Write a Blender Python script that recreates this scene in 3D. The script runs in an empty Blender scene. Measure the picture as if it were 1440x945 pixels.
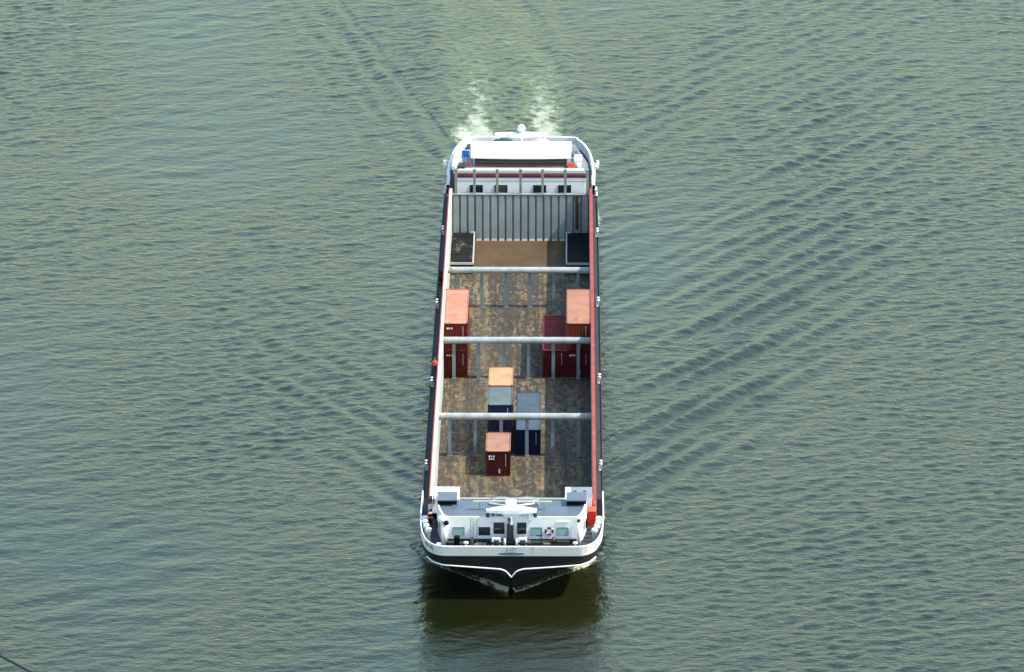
import bpy, math, random
import numpy as np
from mathutils import Vector, Matrix
random.seed(7)
R = math.radians
S = bpy.context.scene
COL = S.collection

# ------------------------------------------------------------------ camera, sky, sun, exposure
CAM_H, CAM_D = 200.0, 643.0
cam = bpy.data.cameras.new('camera')
cam.sensor_width = 36.0
cam.lens = 36.0 * 9028.0 / 1440.0
cam.clip_start, cam.clip_end = 1.0, 30000.0
camo = bpy.data.objects.new('camera', cam)
camo.location = (0, -CAM_D, CAM_H)
camo.rotation_euler = (math.pi / 2 - math.atan2(CAM_H, CAM_D), 0, 0)
COL.objects.link(camo)
S.camera = camo

SUN_EL, SUN_FWD = 51.0, 12.0            # elevation; how far the sun stands towards the camera side of due right
world = bpy.data.worlds.new('World')
S.world = world
world.use_nodes = True
wn = world.node_tree.nodes
sky = wn.new('ShaderNodeTexSky')
sky.sky_type = 'NISHITA'
sky.sun_disc = False
sky.sun_elevation = R(SUN_EL)
sky.sun_rotation = R(90 + SUN_FWD)
sky.air_density = 1.8
sky.dust_density = 1.5
sky.ozone_density = 4.0
wn['Background'].inputs['Strength'].default_value = 0.14
world.node_tree.links.new(sky.outputs['Color'], wn['Background'].inputs['Color'])
sd = bpy.data.lights.new('sun', 'SUN')
sd.energy = 3.2
sd.angle = R(0.5)
sd.color = (1.0, 0.95, 0.87)
so = bpy.data.objects.new('sun', sd)
tosun = Vector((math.cos(R(SUN_EL)) * math.cos(R(SUN_FWD)), -math.cos(R(SUN_EL)) * math.sin(R(SUN_FWD)), math.sin(R(SUN_EL))))
so.rotation_euler = tosun.to_track_quat('Z', 'Y').to_euler()
so.location = (120, -30, 150)
COL.objects.link(so)
S.view_settings.view_transform = 'Standard'
S.view_settings.look = 'None'
S.view_settings.exposure = 1.2
S.view_settings.gamma = 1.0
S.view_settings.use_curve_mapping = False
S.render.engine = 'CYCLES'
S.cycles.use_denoising = True
S.cycles.max_bounces = 6

# ------------------------------------------------------------------ ship frame: x to the right of the picture, y aft, z up from the water
TH = R(0.485)
ORG = Vector((-0.053, -80.04, 0.0))
ROTZ = -TH
def s2w(x, y, z=0.0):
    return Vector((ORG.x + math.cos(TH) * x + math.sin(TH) * y, ORG.y - math.sin(TH) * x + math.cos(TH) * y, z))

# ------------------------------------------------------------------ materials
MATS = {}
class NT:
    def __init__(s, name):
        s.m = bpy.data.materials.new(name); s.m.use_nodes = True
        s.n = s.m.node_tree.nodes; s.l = s.m.node_tree.links
        s.b = s.n['Principled BSDF']
    def new(s, t, **kw):
        n = s.n.new('ShaderNode' + t)
        for k, v in kw.items():
            if k in n.inputs and not hasattr(n, k): n.inputs[k].default_value = v
            else: setattr(n, k, v)
        return n
    def link(s, a, b): s.l.new(a, b)
    def pos(s, scale=(1, 1, 1), obj=False):
        if obj: src = s.new('TexCoord').outputs['Object']
        else: src = s.new('NewGeometry').outputs['Position']
        m = s.new('Mapping'); m.inputs['Scale'].default_value = scale
        s.link(src, m.inputs['Vector']); return m.outputs['Vector']
    def noise(s, vec, scale, detail=4, rough=.6):
        n = s.new('TexNoise'); n.inputs['Scale'].default_value = scale; n.inputs['Detail'].default_value = detail; n.inputs['Roughness'].default_value = rough
        s.link(vec, n.inputs['Vector']); return n.outputs['Fac']
    def ramp(s, fac, a, b):
        n = s.new('MapRange'); n.interpolation_type = 'SMOOTHSTEP'
        n.inputs['From Min'].default_value = a; n.inputs['From Max'].default_value = b
        s.link(fac, n.inputs['Value']); return n.outputs['Result']
    def mix(s, fac, a, b):
        n = s.new('Mix'); n.data_type = 'RGBA'
        for sock, v in ((n.inputs[0], fac), (n.inputs[6], a), (n.inputs[7], b)):
            if hasattr(v, 'is_linked') or hasattr(v, 'links'): s.link(v, sock)
            elif isinstance(v, (int, float)): sock.default_value = v
            else: sock.default_value = (*v, 1)
        return n.outputs[2]
    def new_abs(s, a):
        n = s.new('Math'); n.operation = 'ABSOLUTE'; s.link(a, n.inputs[0]); return n.outputs[0]
    def mul(s, a, b, op='MULTIPLY'):
        n = s.new('Math'); n.operation = op
        for k, v in enumerate((a, b)):
            if isinstance(v, (int, float)): n.inputs[k].default_value = v
            else: s.link(v, n.inputs[k])
        return n.outputs[0]

def paint(name, col, rough=.45, var=.18, scale=.8, spot=None, spot_t=(.62, .72), spot_scale=1.5, streak=(1, 1, .25), metal=0, bump=0, per_object=0):
    """painted steel: mottled colour, a second tone in patches (rust, dirt, wear), optional per-object tone"""
    t = NT(name)
    v = t.pos((1, 1, 1))
    d = tuple(c * (1 - var) for c in col); e = tuple(min(1, c * (1 + var * .6)) for c in col)
    c = t.mix(t.ramp(t.noise(v, scale, 5), .3, .7), d, e)
    if spot:
        v2 = t.pos(streak)
        c = t.mix(t.ramp(t.noise(v2, spot_scale, 6, .65), *spot_t), c, spot)
    if per_object:
        r = t.new('ObjectInfo').outputs['Random']
        c = t.mix(t.mul(r, per_object), c, tuple(x * .5 for x in col))
    t.link(c, t.b.inputs['Base Color'])
    t.b.inputs['Roughness'].default_value = rough
    t.b.inputs['Metallic'].default_value = metal
    if bump:
        b = t.new('Bump'); b.inputs['Strength'].default_value = bump; b.inputs['Distance'].default_value = .03
        t.link(t.noise(v, 6, 4), b.inputs['Height']); t.link(b.outputs[0], t.b.inputs['Normal'])
    MATS[name] = t.m
    return t.m

M = {}
M['white'] = paint('white_paint', (.66, .675, .66), .42, .06, .6, (.44, .42, .37), (.57, .74), 1.0)
M['cream'] = paint('cream_paint', (.36, .35, .29), .5, .12, .8, (.20, .15, .10), (.62, .75), 2)
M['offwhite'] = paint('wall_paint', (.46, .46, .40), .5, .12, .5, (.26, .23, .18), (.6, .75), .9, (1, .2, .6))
M['black'] = paint('black_hull_paint', (.007, .008, .009), .42, .3, .4, (.022, .019, .016), (.68, .8), .8, (1, 1, .3))
M['black'].node_tree.nodes['Principled BSDF'].inputs['Specular IOR Level'].default_value = .18
M['red'] = paint('red_paint', (.30, .050, .038), .6, .2, .6, (.30, .105, .082), (.55, .75), .7)
M['red'].node_tree.nodes['Principled BSDF'].inputs['Specular IOR Level'].default_value = .2
M['brightred'] = paint('bright_red_paint', (.48, .012, .006), .4, .15, 1)
M['darkred'] = paint('dark_red_paint', (.085, .008, .010), .5, .2, 1)
M['deck'] = paint('deck_paint', (.022, .026, .026), .7, .25, .5, (.042, .042, .038), (.6, .75), 1.1)
M['roofgrey'] = paint('blue_grey_roof_paint', (.082, .110, .132), .5, .12, .4, (.11, .138, .155), (.58, .75), .6)
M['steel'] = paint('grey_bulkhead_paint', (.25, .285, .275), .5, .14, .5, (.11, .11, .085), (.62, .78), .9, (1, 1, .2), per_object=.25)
M['skylight'] = paint('skylight_paint', (.17, .20, .215), .45, .15, 1, (.27, .28, .27), (.55, .7), 2)
M['beam'] = paint('grey_beam_paint', (.30, .32, .30), .55, .2, .8, (.15, .085, .04), (.61, .70), 1.6)
M['post'] = paint('post_paint', (.165, .195, .20), .5, .15, .7, (.12, .09, .06), (.62, .75), 1.2)
M['olive'] = paint('weathered_post_paint', (.20, .215, .19), .6, .2, .8, (.12, .09, .06), (.58, .7), 1.4)
M['boxblack'] = paint('black_tarpaulin', (.010, .010, .0095), .8, .3, .6, (.085, .08, .06), (.54, .66), .75, (1, .35, 1))
M['rubber'] = paint('black_rubber', (.006, .006, .006), .7, .2, 2)
for k_ in ('rubber', 'boxblack'): M[k_].node_tree.nodes['Principled BSDF'].inputs['Specular IOR Level'].default_value = .12
M['iron'] = paint('dark_iron', (.016, .018, .018), .6, .3, 2, (.06, .05, .035), (.6, .7), 3)
M['rope'] = paint('pale_rope', (.27, .27, .20), .9, .35, 6)
M['oldrope'] = paint('grey_rope', (.11, .11, .09), .9, .35, 6)
M['board_blue'] = paint('blue_board_paint', (.005, .095, .42), .4, .1, 1)
M['locker_orange'] = paint('orange_paint', (.60, .085, .03), .45, .15, 2)
M['green'] = paint('green_canvas', (.015, .045, .04), .7, .2, 2)
M['skin'] = paint('skin', (.4, .2, .14), .5, .1, 5)
M['hair'] = paint('hair', (.02, .015, .012), .6, .2, 9)
M['jacket_orange'] = paint('orange_jacket', (.62, .10, .03), .8, .2, 5)
M['jacket_grey'] = paint('pale_shirt', (.55, .57, .62), .8, .15, 5)
M['trousers'] = paint('dark_trousers', (.016, .018, .024), .8, .2, 5)
M['mark'] = paint('white_marking', (.72, .70, .66), .6, .15, 6)
M['mark_dark'] = paint('faded_black_lettering', (.09, .10, .11), .6, .3, 6)
M['mark_grey'] = paint('grey_emblem_paint', (.36, .34, .33), .6, .15, 6)
M['mark_blue'] = paint('blue_emblem_paint', (.06, .15, .26), .6, .15, 6)
def glass(name, col, rough=.06):
    t = NT(name); t.b.inputs['Base Color'].default_value = (*col, 1); t.b.inputs['Roughness'].default_value = rough
    t.b.inputs['IOR'].default_value = 1.5
    v = t.pos(); b = t.new('Bump'); b.inputs['Strength'].default_value = .1; b.inputs['Distance'].default_value = .02
    t.link(t.noise(v, 1.2, 1), b.inputs['Height']); t.link(b.outputs[0], t.b.inputs['Normal'])
    M[name] = t.m
glass('dark_glass', (.012, .018, .018))
glass('green_glass', (.20, .34, .31))
glass('olive_glass', (.05, .05, .035))

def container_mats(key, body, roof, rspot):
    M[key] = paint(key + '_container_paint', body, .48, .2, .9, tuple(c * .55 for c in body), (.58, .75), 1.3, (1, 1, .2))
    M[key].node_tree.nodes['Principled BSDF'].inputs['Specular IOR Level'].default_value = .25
    M[key + '_roof'] = paint(key + '_container_faded_sheen_roof', roof, .75, .16, .45, tuple(c * .8 for c in rspot), (.56, .72), 1.1, (1, .5, 1))  # lighter than the walls: faded paint plus sun and sky sheen in the colour
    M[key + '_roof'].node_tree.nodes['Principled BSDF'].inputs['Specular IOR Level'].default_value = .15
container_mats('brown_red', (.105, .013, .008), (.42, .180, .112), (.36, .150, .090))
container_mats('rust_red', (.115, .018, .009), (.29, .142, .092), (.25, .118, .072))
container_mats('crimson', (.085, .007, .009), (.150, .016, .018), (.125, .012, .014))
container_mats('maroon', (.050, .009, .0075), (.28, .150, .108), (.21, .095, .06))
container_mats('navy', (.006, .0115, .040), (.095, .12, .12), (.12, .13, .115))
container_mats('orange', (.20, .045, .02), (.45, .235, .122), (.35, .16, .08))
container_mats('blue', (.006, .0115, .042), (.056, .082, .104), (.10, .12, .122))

# hold floor: worn timber and steel with tan dust, dark stains pulled along the lanes, rust
def floor_mat():
    t = NT('hold_floor_ceiling_boards')
    vd = t.pos((1.6, 1.6, 1.6))
    c = t.mix(t.ramp(t.noise(t.pos((1.3, .16, 1)), .9, 6, .65), .32, .68), (.100, .070, .030), (.200, .152, .075))
    strip = t.noise(t.pos((1, .012, 1)), .62, 3, .6)                      # wear runs along the lanes
    blot = t.noise(t.pos((1.7, .55, 1)), 1.25, 8, .74)
    dark = t.mul(t.mul(strip, .45), t.mul(blot, .75), 'ADD')
    c = t.mix(t.mul(t.ramp(dark, .550, .625), .95), c, (.020, .0155, .0085))
    big = t.noise(t.pos((.5, .16, 1)), .35, 3, .6)
    c = t.mix(t.mul(t.ramp(big, .48, .64), .38), c, (.036, .028, .016))
    c = t.mix(t.mul(t.ramp(t.noise(t.pos((1.6, .22, 1)), .7, 5), .57, .66), .85), c, (.20, .105, .028))
    c = t.mix(t.mul(t.ramp(t.noise(t.pos((2.2, .9, 1)), 1.1, 6, .7), .58, .66), .7), c, (.22, .20, .145))
    wv = t.new('TexWave'); wv.wave_type = 'BANDS'; wv.bands_direction = 'Y'; wv.inputs['Scale'].default_value = .26; wv.inputs['Distortion'].default_value = .6
    t.link(t.pos((1, 1, 1)), wv.inputs['Vector'])
    c = t.mix(t.mul(t.ramp(wv.outputs['Fac'], .93, .99), .45), c, (.03, .026, .018))
    bk = t.new('TexBrick'); bk.offset = .5
    for k_, v_ in (('Color1', (0, 0, 0, 1)), ('Color2', (1, 1, 1, 1)), ('Mortar', (.2, .2, .2, 1)), ('Scale', 1.0), ('Mortar Size', .012), ('Brick Width', .63), ('Row Height', 1.3), ('Bias', -.15)): bk.inputs[k_].default_value = v_
    t.link(t.pos((1, 1, 1)), bk.inputs['Vector'])
    sep = t.new('SeparateColor'); t.link(bk.outputs['Color'], sep.inputs[0])
    c = t.mix(t.mul(sep.outputs[0], t.ramp(t.noise(t.pos((.6, .3, 1)), .5, 3), .38, .62)), c, (.034, .027, .015))
    r = t.new('ObjectInfo').outputs['Random']
    c = t.mix(t.mul(r, .25), c, (.045, .034, .018))
    t.link(c, t.b.inputs['Base Color']); t.b.inputs['Roughness'].default_value = .8
    b = t.new('Bump'); b.inputs['Strength'].default_value = .3; b.inputs['Distance'].default_value = .02
    t.link(t.noise(vd, 4, 4), b.inputs['Height']); t.link(b.outputs[0], t.b.inputs['Normal'])
    return t.m
M['floor'] = floor_mat()
M['floor_brown'] = paint('brown_hold_floor', (.068, .039, .011), .75, .25, .4, (.095, .065, .025), (.55, .7), .8, (1, .3, 1))
M['floor_base'] = paint('floor_seam', (.02, .018, .014), .9, .2, 1)

def water_mat():
    t = NT('river_water')
    geo = t.pos((1, 1, 1))
    # silty body colour varies slowly from place to place
    body = t.mix(t.ramp(t.noise(t.pos((1, .5, 1)), .022, 2), .35, .65), (.0058, .0078, .0023), (.0105, .0105, .0032))
    aer = t.new('Attribute'); aer.attribute_name = 'aerated'
    fo = t.new('Attribute'); fo.attribute_name = 'foam'
    n1 = t.noise(t.pos((1, .8, 1)), .9, 6, .7)
    a = t.mul(aer.outputs['Fac'], t.ramp(n1, .36, .64))
    body = t.mix(a, body, (.095, .120, .042))
    # foam: broken lace, denser where the attribute is high
    n2 = t.noise(t.pos((.75, .5, 1)), 1.0, 9, .72)
    s = t.mul(n2, t.mul(fo.outputs['Fac'], .68), 'ADD')
    fm = t.mul(t.ramp(s, .76, 1.0), .95)
    c = t.mix(fm, body, (.30, .32, .235))
    rr = t.new('MapRange'); rr.inputs['To Min'].default_value = .11; rr.inputs['To Max'].default_value = .65
    t.link(fm, rr.inputs['Value'])
    # small ripples
    w1 = t.noise(t.pos((.75, 1.1, 1)), .85, 4, .58)
    w2 = t.noise(t.pos((1, 1.3, 1)), 3.4, 3, .6)
    w3 = t.noise(t.pos((.75, 1.1, 1)), 1.5, 3, .5)
    rdg = t.mul(1.0, t.new_abs(t.mul(t.mul(w3, 2.0), 1.0, 'SUBTRACT')), 'SUBTRACT')        # sharp little crests
    h = t.mul(t.mul(t.mul(w1, .19), t.mul(w2, .040), 'ADD'), t.mul(rdg, .033), 'ADD')
    ca = t.new('Attribute'); ca.attribute_name = 'calm'
    h = t.mul(h, t.mul(1.0, t.mul(ca.outputs['Fac'], .85), 'SUBTRACT'))
    b = t.new('Bump'); b.inputs['Strength'].default_value = 1.0; b.inputs['Distance'].default_value = 1.0
    t.link(h, b.inputs['Height'])
    # body colour below, mirror of the sky above; a green tint is put on the reflection
    df = t.new('BsdfDiffuse'); gl = t.new('BsdfGlossy'); fr = t.new('Fresnel'); mx = t.new('MixShader')
    t.link(c, df.inputs['Color']); gl.inputs['Color'].default_value = (.95, 1.0, .84, 1); fr.inputs['IOR'].default_value = 1.50
    t.link(rr.outputs[0], gl.inputs['Roughness'])
    for n in (df, gl, fr): t.link(b.outputs[0], n.inputs['Normal'])
    fq = t.mul(fr.outputs[0], t.mul(1.0, t.mul(fm, .8), 'SUBTRACT'))
    t.link(fq, mx.inputs[0]); t.link(df.outputs[0], mx.inputs[1]); t.link(gl.outputs[0], mx.inputs[2])
    t.link(mx.outputs[0], t.n['Material Output'].inputs['Surface'])
    return t.m
M['water'] = water_mat()

# ------------------------------------------------------------------ mesh helpers
class MB:
    def __init__(s): s.v = []; s.f = []; s.mi = []
    def add(s, vs, fs, mi=0):
        o = len(s.v); s.v += [tuple(p) for p in vs]
        s.f += [tuple(i + o for i in f) for f in fs]; s.mi += [mi] * len(fs); return s
    def box(s, x0, x1, y0, y1, z0, z1, mi=0):
        vs = [(x, y, z) for z in (z0, z1) for y in (y0, y1) for x in (x0, x1)]
        return s.add(vs, [(0, 2, 3, 1), (4, 5, 7, 6), (0, 1, 5, 4), (2, 6, 7, 3), (0, 4, 6, 2), (1, 3, 7, 5)], mi)
    def hexa(s, bot, top, mi=0):
        n = len(bot)
        return s.add(list(bot) + list(top), [tuple(range(n))[::-1], tuple(range(n, 2 * n))] + [(i, (i + 1) % n, n + (i + 1) % n, n + i) for i in range(n)], mi)
    def prism(s, poly, z0, z1, mi=0):
        return s.hexa([(x, y, z0) for x, y in poly], [(x, y, z1) for x, y in poly], mi)
    def tube(s, path, r, n=8, mi=0, cap=True):
        P = [Vector(p) for p in path]; rs = r if isinstance(r, (list, tuple)) else [r] * len(P)
        vs = []; prev = None
        for i, p in enumerate(P):
            t = (P[min(i + 1, len(P) - 1)] - P[max(i - 1, 0)]).normalized()
            a = Vector((0, 0, 1)) if abs(t.z) < .9 else Vector((1, 0, 0))
            if prev is None: x = t.cross(a).normalized()
            else: x = (prev - t * prev.dot(t)).normalized()
            prev = x; y = t.cross(x)
            vs += [p + (x * math.cos(k * 2 * math.pi / n) + y * math.sin(k * 2 * math.pi / n)) * rs[i] for k in range(n)]
        fs = []
        for i in range(len(P) - 1):
            for k in range(n):
                a, b = i * n + k, i * n + (k + 1) % n
                fs.append((a, b, b + n, a + n))
        if cap: fs += [tuple(range(n))[::-1], tuple(range((len(P) - 1) * n, len(P) * n))]
        return s.add(vs, fs, mi)
    def bar(s, a, b, w, h, mi=0):
        a, b = Vector(a), Vector(b); t = (b - a).normalized(); up = Vector((0, 0, 1)) if abs(t.z) < .95 else Vector((0, 1, 0))
        x = t.cross(up).normalized() * w / 2; z = x.cross(t).normalized() * h / 2
        return s.hexa([a - x - z, a + x - z, a + x + z, a - x + z], [b - x - z, b + x - z, b + x + z, b - x + z], mi)
    def lathe(s, prof, c=(0, 0, 0), n=14, mi=0):
        vs = []
        for r, z in prof:
            vs += [(c[0] + r * math.cos(k * 2 * math.pi / n), c[1] + r * math.sin(k * 2 * math.pi / n), c[2] + z) for k in range(n)]
        fs = [(i * n + k, i * n + (k + 1) % n, (i + 1) * n + (k + 1) % n, (i + 1) * n + k) for i in range(len(prof) - 1) for k in range(n)]
        fs += [tuple(range(n))[::-1], tuple(range((len(prof) - 1) * n, len(prof) * n))]
        return s.add(vs, fs, mi)
    def torus(s, c, R_, r, axis='z', n=20, m=8, mi=0):
        pts = []
        for k in range(n):
            a = 2 * math.pi * k / n
            for j in range(m):
                q = 2 * math.pi * j / m
                p = ((R_ + r * math.cos(q)) * math.cos(a), (R_ + r * math.cos(q)) * math.sin(a), r * math.sin(q))
                if axis == 'y': p = (p[0], p[2], p[1])
                if axis == 'x': p = (p[2], p[0], p[1])
                pts.append((c[0] + p[0], c[1] + p[1], c[2] + p[2]))
        fs = [(k * m + j, ((k + 1) % n) * m + j, ((k + 1) % n) * m + (j + 1) % m, k * m + (j + 1) % m) for k in range(n) for j in range(m)]
        return s.add(pts, fs, mi)
    def grid(s, rows, mi=0):
        n = len(rows[0]); vs = [p for r in rows for p in r]
        return s.add(vs, [(i * n + k, i * n + k + 1, (i + 1) * n + k + 1, (i + 1) * n + k) for i in range(len(rows) - 1) for k in range(n - 1)], mi)
    def mesh(s, name, mats, smooth=False):
        me = bpy.data.meshes.new(name); me.from_pydata(s.v, [], s.f)
        for m in (mats if isinstance(mats, (list, tuple)) else [mats]): me.materials.append(m)
        if any(s.mi): me.polygons.foreach_set('material_index', s.mi)
        if smooth: me.polygons.foreach_set('use_smooth', [True] * len(me.polygons))
        me.update(); return me
    def build(s, name, mats, parent=None, smooth=False):
        return link(name, s.mesh(name, mats, smooth), parent)
def link(name, data, parent=None, loc=None, rotz=0):
    o = bpy.data.objects.new(name, data); COL.objects.link(o)
    if parent: o.parent = parent
    if loc is not None: o.location = loc
    if rotz: o.rotation_euler[2] = rotz
    return o
def tag(o, label, cat, group=None):
    o['label'] = label; o['category'] = cat
    if group: o['group'] = group
    return o
def smooth_by_angle(o, deg=35):
    me = o.data
    me.polygons.foreach_set('use_smooth', [True] * len(me.polygons))
    me.set_sharp_from_angle(angle=R(deg))
    return o
def thing(name, loc, rotz, label, cat, group=None):
    return tag(link(name, None, None, loc, rotz), label, cat, group)
def text_mesh(name, body, size, mat):
    cu = bpy.data.curves.new(name, 'FONT'); cu.body = body; cu.size = size; cu.extrude = .006; cu.align_x = 'CENTER'
    o = bpy.data.objects.new(name, cu); COL.objects.link(o)
    dg = bpy.context.evaluated_depsgraph_get(); dg.update()
    me = bpy.data.meshes.new_from_object(o.evaluated_get(dg))
    bpy.data.objects.remove(o); bpy.data.curves.remove(cu)
    me.materials.clear(); me.materials.append(mat)
    return me

# ------------------------------------------------------------------ river: one sheet, dense where the picture looks, reaching the horizon
def river():
    def axis(lo, hi, step, far):
        a = list(np.arange(lo, hi + step / 2, step)); L = []; d = step; x = lo
        while x > -far: d *= 1.22; x -= d; L.append(x)
        U = []; d = step; x = a[-1]
        while x < far: d *= 1.22; x += d; U.append(x)
        return np.array(L[::-1] + a + U)
    xs = axis(-71, 71, .24, 9000); ys = axis(-112, 158, .30, 9000)
    X, Y = np.meshgrid(xs, ys)
    dx, dy = X - ORG.x, Y - ORG.y
    U = dx * math.cos(TH) - dy * math.sin(TH); V = dx * math.sin(TH) + dy * math.cos(TH)
    fade = np.clip(1 - (np.maximum(np.abs(X) - 69, 0) / 12), 0, 1) * np.clip(1 - np.maximum(np.maximum(-110 - Y, Y - 156), 0) / 12, 0, 1)
    rng = np.random.default_rng(11)
    def waves(n, l0, l1, ang, spread, slope, seed):
        r = np.random.default_rng(seed); Z = np.zeros_like(X)
        for i in range(n):
            lam = l0 * (l1 / l0) ** r.random(); th = R(ang) + R(spread) * r.normal()
            k = 2 * math.pi / lam; a = slope * math.sqrt(2 / n) / k
            Z += a * np.sin(k * (X * math.cos(th) + Y * math.sin(th)) + r.random() * 6.283)
        return Z
    def slow(scale, seed, n=9):
        r = np.random.default_rng(seed); Z = np.zeros_like(X)
        for i in range(n):
            th = r.random() * 6.283; k = 6.283 / (scale * (.6 + r.random()))
            Z += np.sin(k * (X * math.cos(th) + .45 * Y * math.sin(th)) + r.random() * 6.283)
        return Z / math.sqrt(n / 2)
    gust = 1 + .30 * slow(60, 3) + .15 * slow(22, 9) + np.clip((X - 20) / 45, -.15, .30); gust = np.clip(gust, .35, 1.7)
    Z = waves(72, 1.05, 2.7, -70, 38, .062, 1) * gust
    Z += waves(26, 3.0, 8.5, -62, 30, .022, 2)
    k0 = 2 * math.pi / 1.9
    Z = Z + .9 * (Z ** 2 - np.mean(Z ** 2))           # peaked crests
    foam = np.zeros_like(X); aer = np.zeros_like(X)
    wob = slow(18, 5); wob2 = slow(7, 6)
    # bow waves spreading on either side: short parallel crests running about 30 degrees off the ship's line
    for sgn, amp, pts in ((1, .17, [(19, 10.8), (38, 14.5), (59, 19.8), (81, 24.8), (104, 29.3), (126, 33.2), (156, 36.3), (190, 38), (240, 40)]),
                          (-1, .085, [(19, 10.6), (36, 12.9), (49, 16), (63, 18.7), (78, 22.2), (110, 29), (150, 36), (240, 44)])):
        pv = [p[0] for p in pts]; pu = [p[1] for p in pts]
        uc = np.interp(V, pv, pu); u = U * sgn
        for lam, deg, off, wid, aa in ((3.0, 30, 0, .13, 1.0), (4.3, 26, 2.5, .16, .6), (2.3, 34, -2.0, .10, .5)):
            sig = 2.0 + wid * np.clip(V - 15, 0, 70)
            env = np.exp(-((u - uc - off) / sig) ** 2) * np.clip((V - 12) / 14, 0, 1) * np.clip(1.35 - V / 190, .25, 1)
            env *= .78 + .22 * np.sin(wob * 1.7 + off)
            if sgn < 0: env = env * np.clip(1.5 - V / 75, 0, 1)
            ph = 2 * math.pi / lam * (u * math.cos(R(deg)) - V * math.sin(R(deg))) + .28 * wob + .12 * wob2
            s = np.sin(ph)
            Z += amp * aa * env * s
    # hull-side wash, close in
    close = np.exp(-(np.maximum(np.abs(U) - 8.6, 0) / 2.2)) * ((V > 10) & (V < 140))
    Z += .05 * close * np.sin(2 * math.pi / 2.2 * (np.abs(U) * .8 - V * .6) + wob)
    # stern waves
    ul = np.interp(V, [140, 151, 168, 191, 215, 250], [-7.6, -8.8, -12.3, -17.1, -23.1, -31])
    env = np.exp(-np.clip((ul - U), 0, 99) / 5.5) * (U < ul + 1.5) * np.clip((V - 138) / 8, 0, 1)
    Z += .13 * env * np.sin(2 * math.pi / 3.1 * (ul - U) + .5 * wob2)
    urr = np.interp(V, [140, 163, 178, 191, 205, 240], [7.4, 6.3, 5.6, 4.4, 2.6, -2]) + .35 * wob2
    Z += .42 * np.exp(-((U - urr - .9) / 1.1) ** 2) * np.clip((V - 138) / 10, 0, 1) * np.clip(1.6 - V / 190, .15, 1)
    Z -= .16 * np.exp(-((U - urr + 1.3) / 1.3) ** 2) * np.clip((V - 138) / 10, 0, 1) * np.clip(1.6 - V / 190, .15, 1)
    for sgn in (1,):
        uw = np.interp(V, [140, 160, 200, 240], [9.5, 14, 24, 34])
        env = np.exp(-((U - uw) / 5) ** 2) * np.clip((V - 138) / 10, 0, 1)
        Z += .07 * env * np.sin(2 * math.pi / 3.0 * (U * .85 - V * .5) + wob)
    # propeller wash: churned water and foam in two streams
    uwl = np.interp(V, [140, 160, 190, 220, 260], [-7.8, -9.0, -10.5, -12.5, -16]) + .6 * wob2
    inw = np.clip((urr - U) / 1.5, 0, 1) * np.clip((U - uwl) / 2.0, 0, 1) * np.clip((V - 132) / 8, 0, 1)
    churn = waves(48, 1.0, 3.0, 0, 400, .22, 8)
    Z = Z * (1 - .7 * inw) + churn * inw * np.exp(-np.clip(V - 150, 0, 200) / 40)
    Z += .16 * np.exp(-((U - uwl) / 1.0) ** 2) * np.clip((V - 138) / 10, 0, 1)
    dv = np.clip(V - 150, 0, 400)
    for uc, w in ((-5.4, 2.3), (2.3, 2.1)):
        g = np.exp(-((U - uc + .5 * wob2 + .03 * dv * np.sign(uc) * -.4) / (w + .02 * dv)) ** 2) * np.clip((V - 134) / 6, 0, 1)
        foam += g * np.exp(-dv / 42) * .86
        aer += g * np.exp(-dv / 32) * 1.0
    aer += .62 * inw * np.exp(-dv / 85) * (.75 + .35 * wob2)
    foam += .25 * inw * np.exp(-dv / 10)
    # a line of broken water along the hull, and at the bow shoulders
    hullu = np.interp(V, [0, 1.5, 4, 6.9, 9.8, 13.4, 16, 125, 132, 136, 139, 140.5], [0, 1.2, 3.1, 5.5, 7.3, 8.45, 8.6, 8.6, 8.3, 7.6, 6.6, 5])
    near = np.abs(U) - hullu
    foam += .50 * np.exp(-np.abs(near) / .6) * ((V > 8) & (V < 140)) * (.6 + .4 * wob2)
    foam += .42 * np.exp(-((near - 1.2 - (V - 8) * .12) / .8) ** 2) * np.exp(-np.clip(V - 9, 0, 99) / 5) * (V < 26) * (V > 8) * np.where(U > 0, 1.0, .6) * (.6 + .5 * wob2)
    calm = np.exp(-(np.maximum(np.abs(U) - 6.5, 0) / 2.0) ** 2) * np.clip(1 - (np.maximum(-V - 4, 0) / 6), 0, 1) * (V < 12)
    calm = np.clip(.60 * calm + np.clip(.95 - gust, 0, .6), 0, .8)
    bow_ = np.exp(-(np.maximum(np.abs(U) - 6.5, 0) / 2.0) ** 2) * np.clip(1 - (np.maximum(-V - 4, 0) / 6), 0, 1) * (V < 12)
    Z = Z * fade * (1 - .6 * bow_)
    aer = np.clip(aer, 0, 1) * fade; foam = np.clip(foam, 0, 1) * fade
    ny, nx = X.shape
    me = bpy.data.meshes.new('river')
    co = np.stack([X, Y, Z], -1).reshape(-1, 3).astype(np.float32)
    idx = np.arange(nx * ny).reshape(ny, nx)
    q = np.stack([idx[:-1, :-1], idx[:-1, 1:], idx[1:, 1:], idx[1:, :-1]], -1).reshape(-1, 4)
    uc = U[:-1, :-1].reshape(-1); vc = V[:-1, :-1].reshape(-1)
    q = q[~((np.abs(uc + .12) < 8.05) & (vc > 14) & (vc < 134))].astype(np.int32)      # no water inside the hull
    me.vertices.add(len(co)); me.vertices.foreach_set('co', co.ravel())
    me.loops.add(q.size); me.loops.foreach_set('vertex_index', q.ravel())
    me.polygons.add(len(q)); me.polygons.foreach_set('loop_start', np.arange(0, q.size, 4, dtype=np.int32))
    me.polygons.foreach_set('use_smooth', np.ones(len(q), dtype=bool))
    for nm, arr in (('foam', foam), ('aerated', aer), ('calm', calm)):
        a = me.attributes.new(nm, 'FLOAT', 'POINT'); a.data.foreach_set('value', arr.reshape(-1).astype(np.float32))
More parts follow.
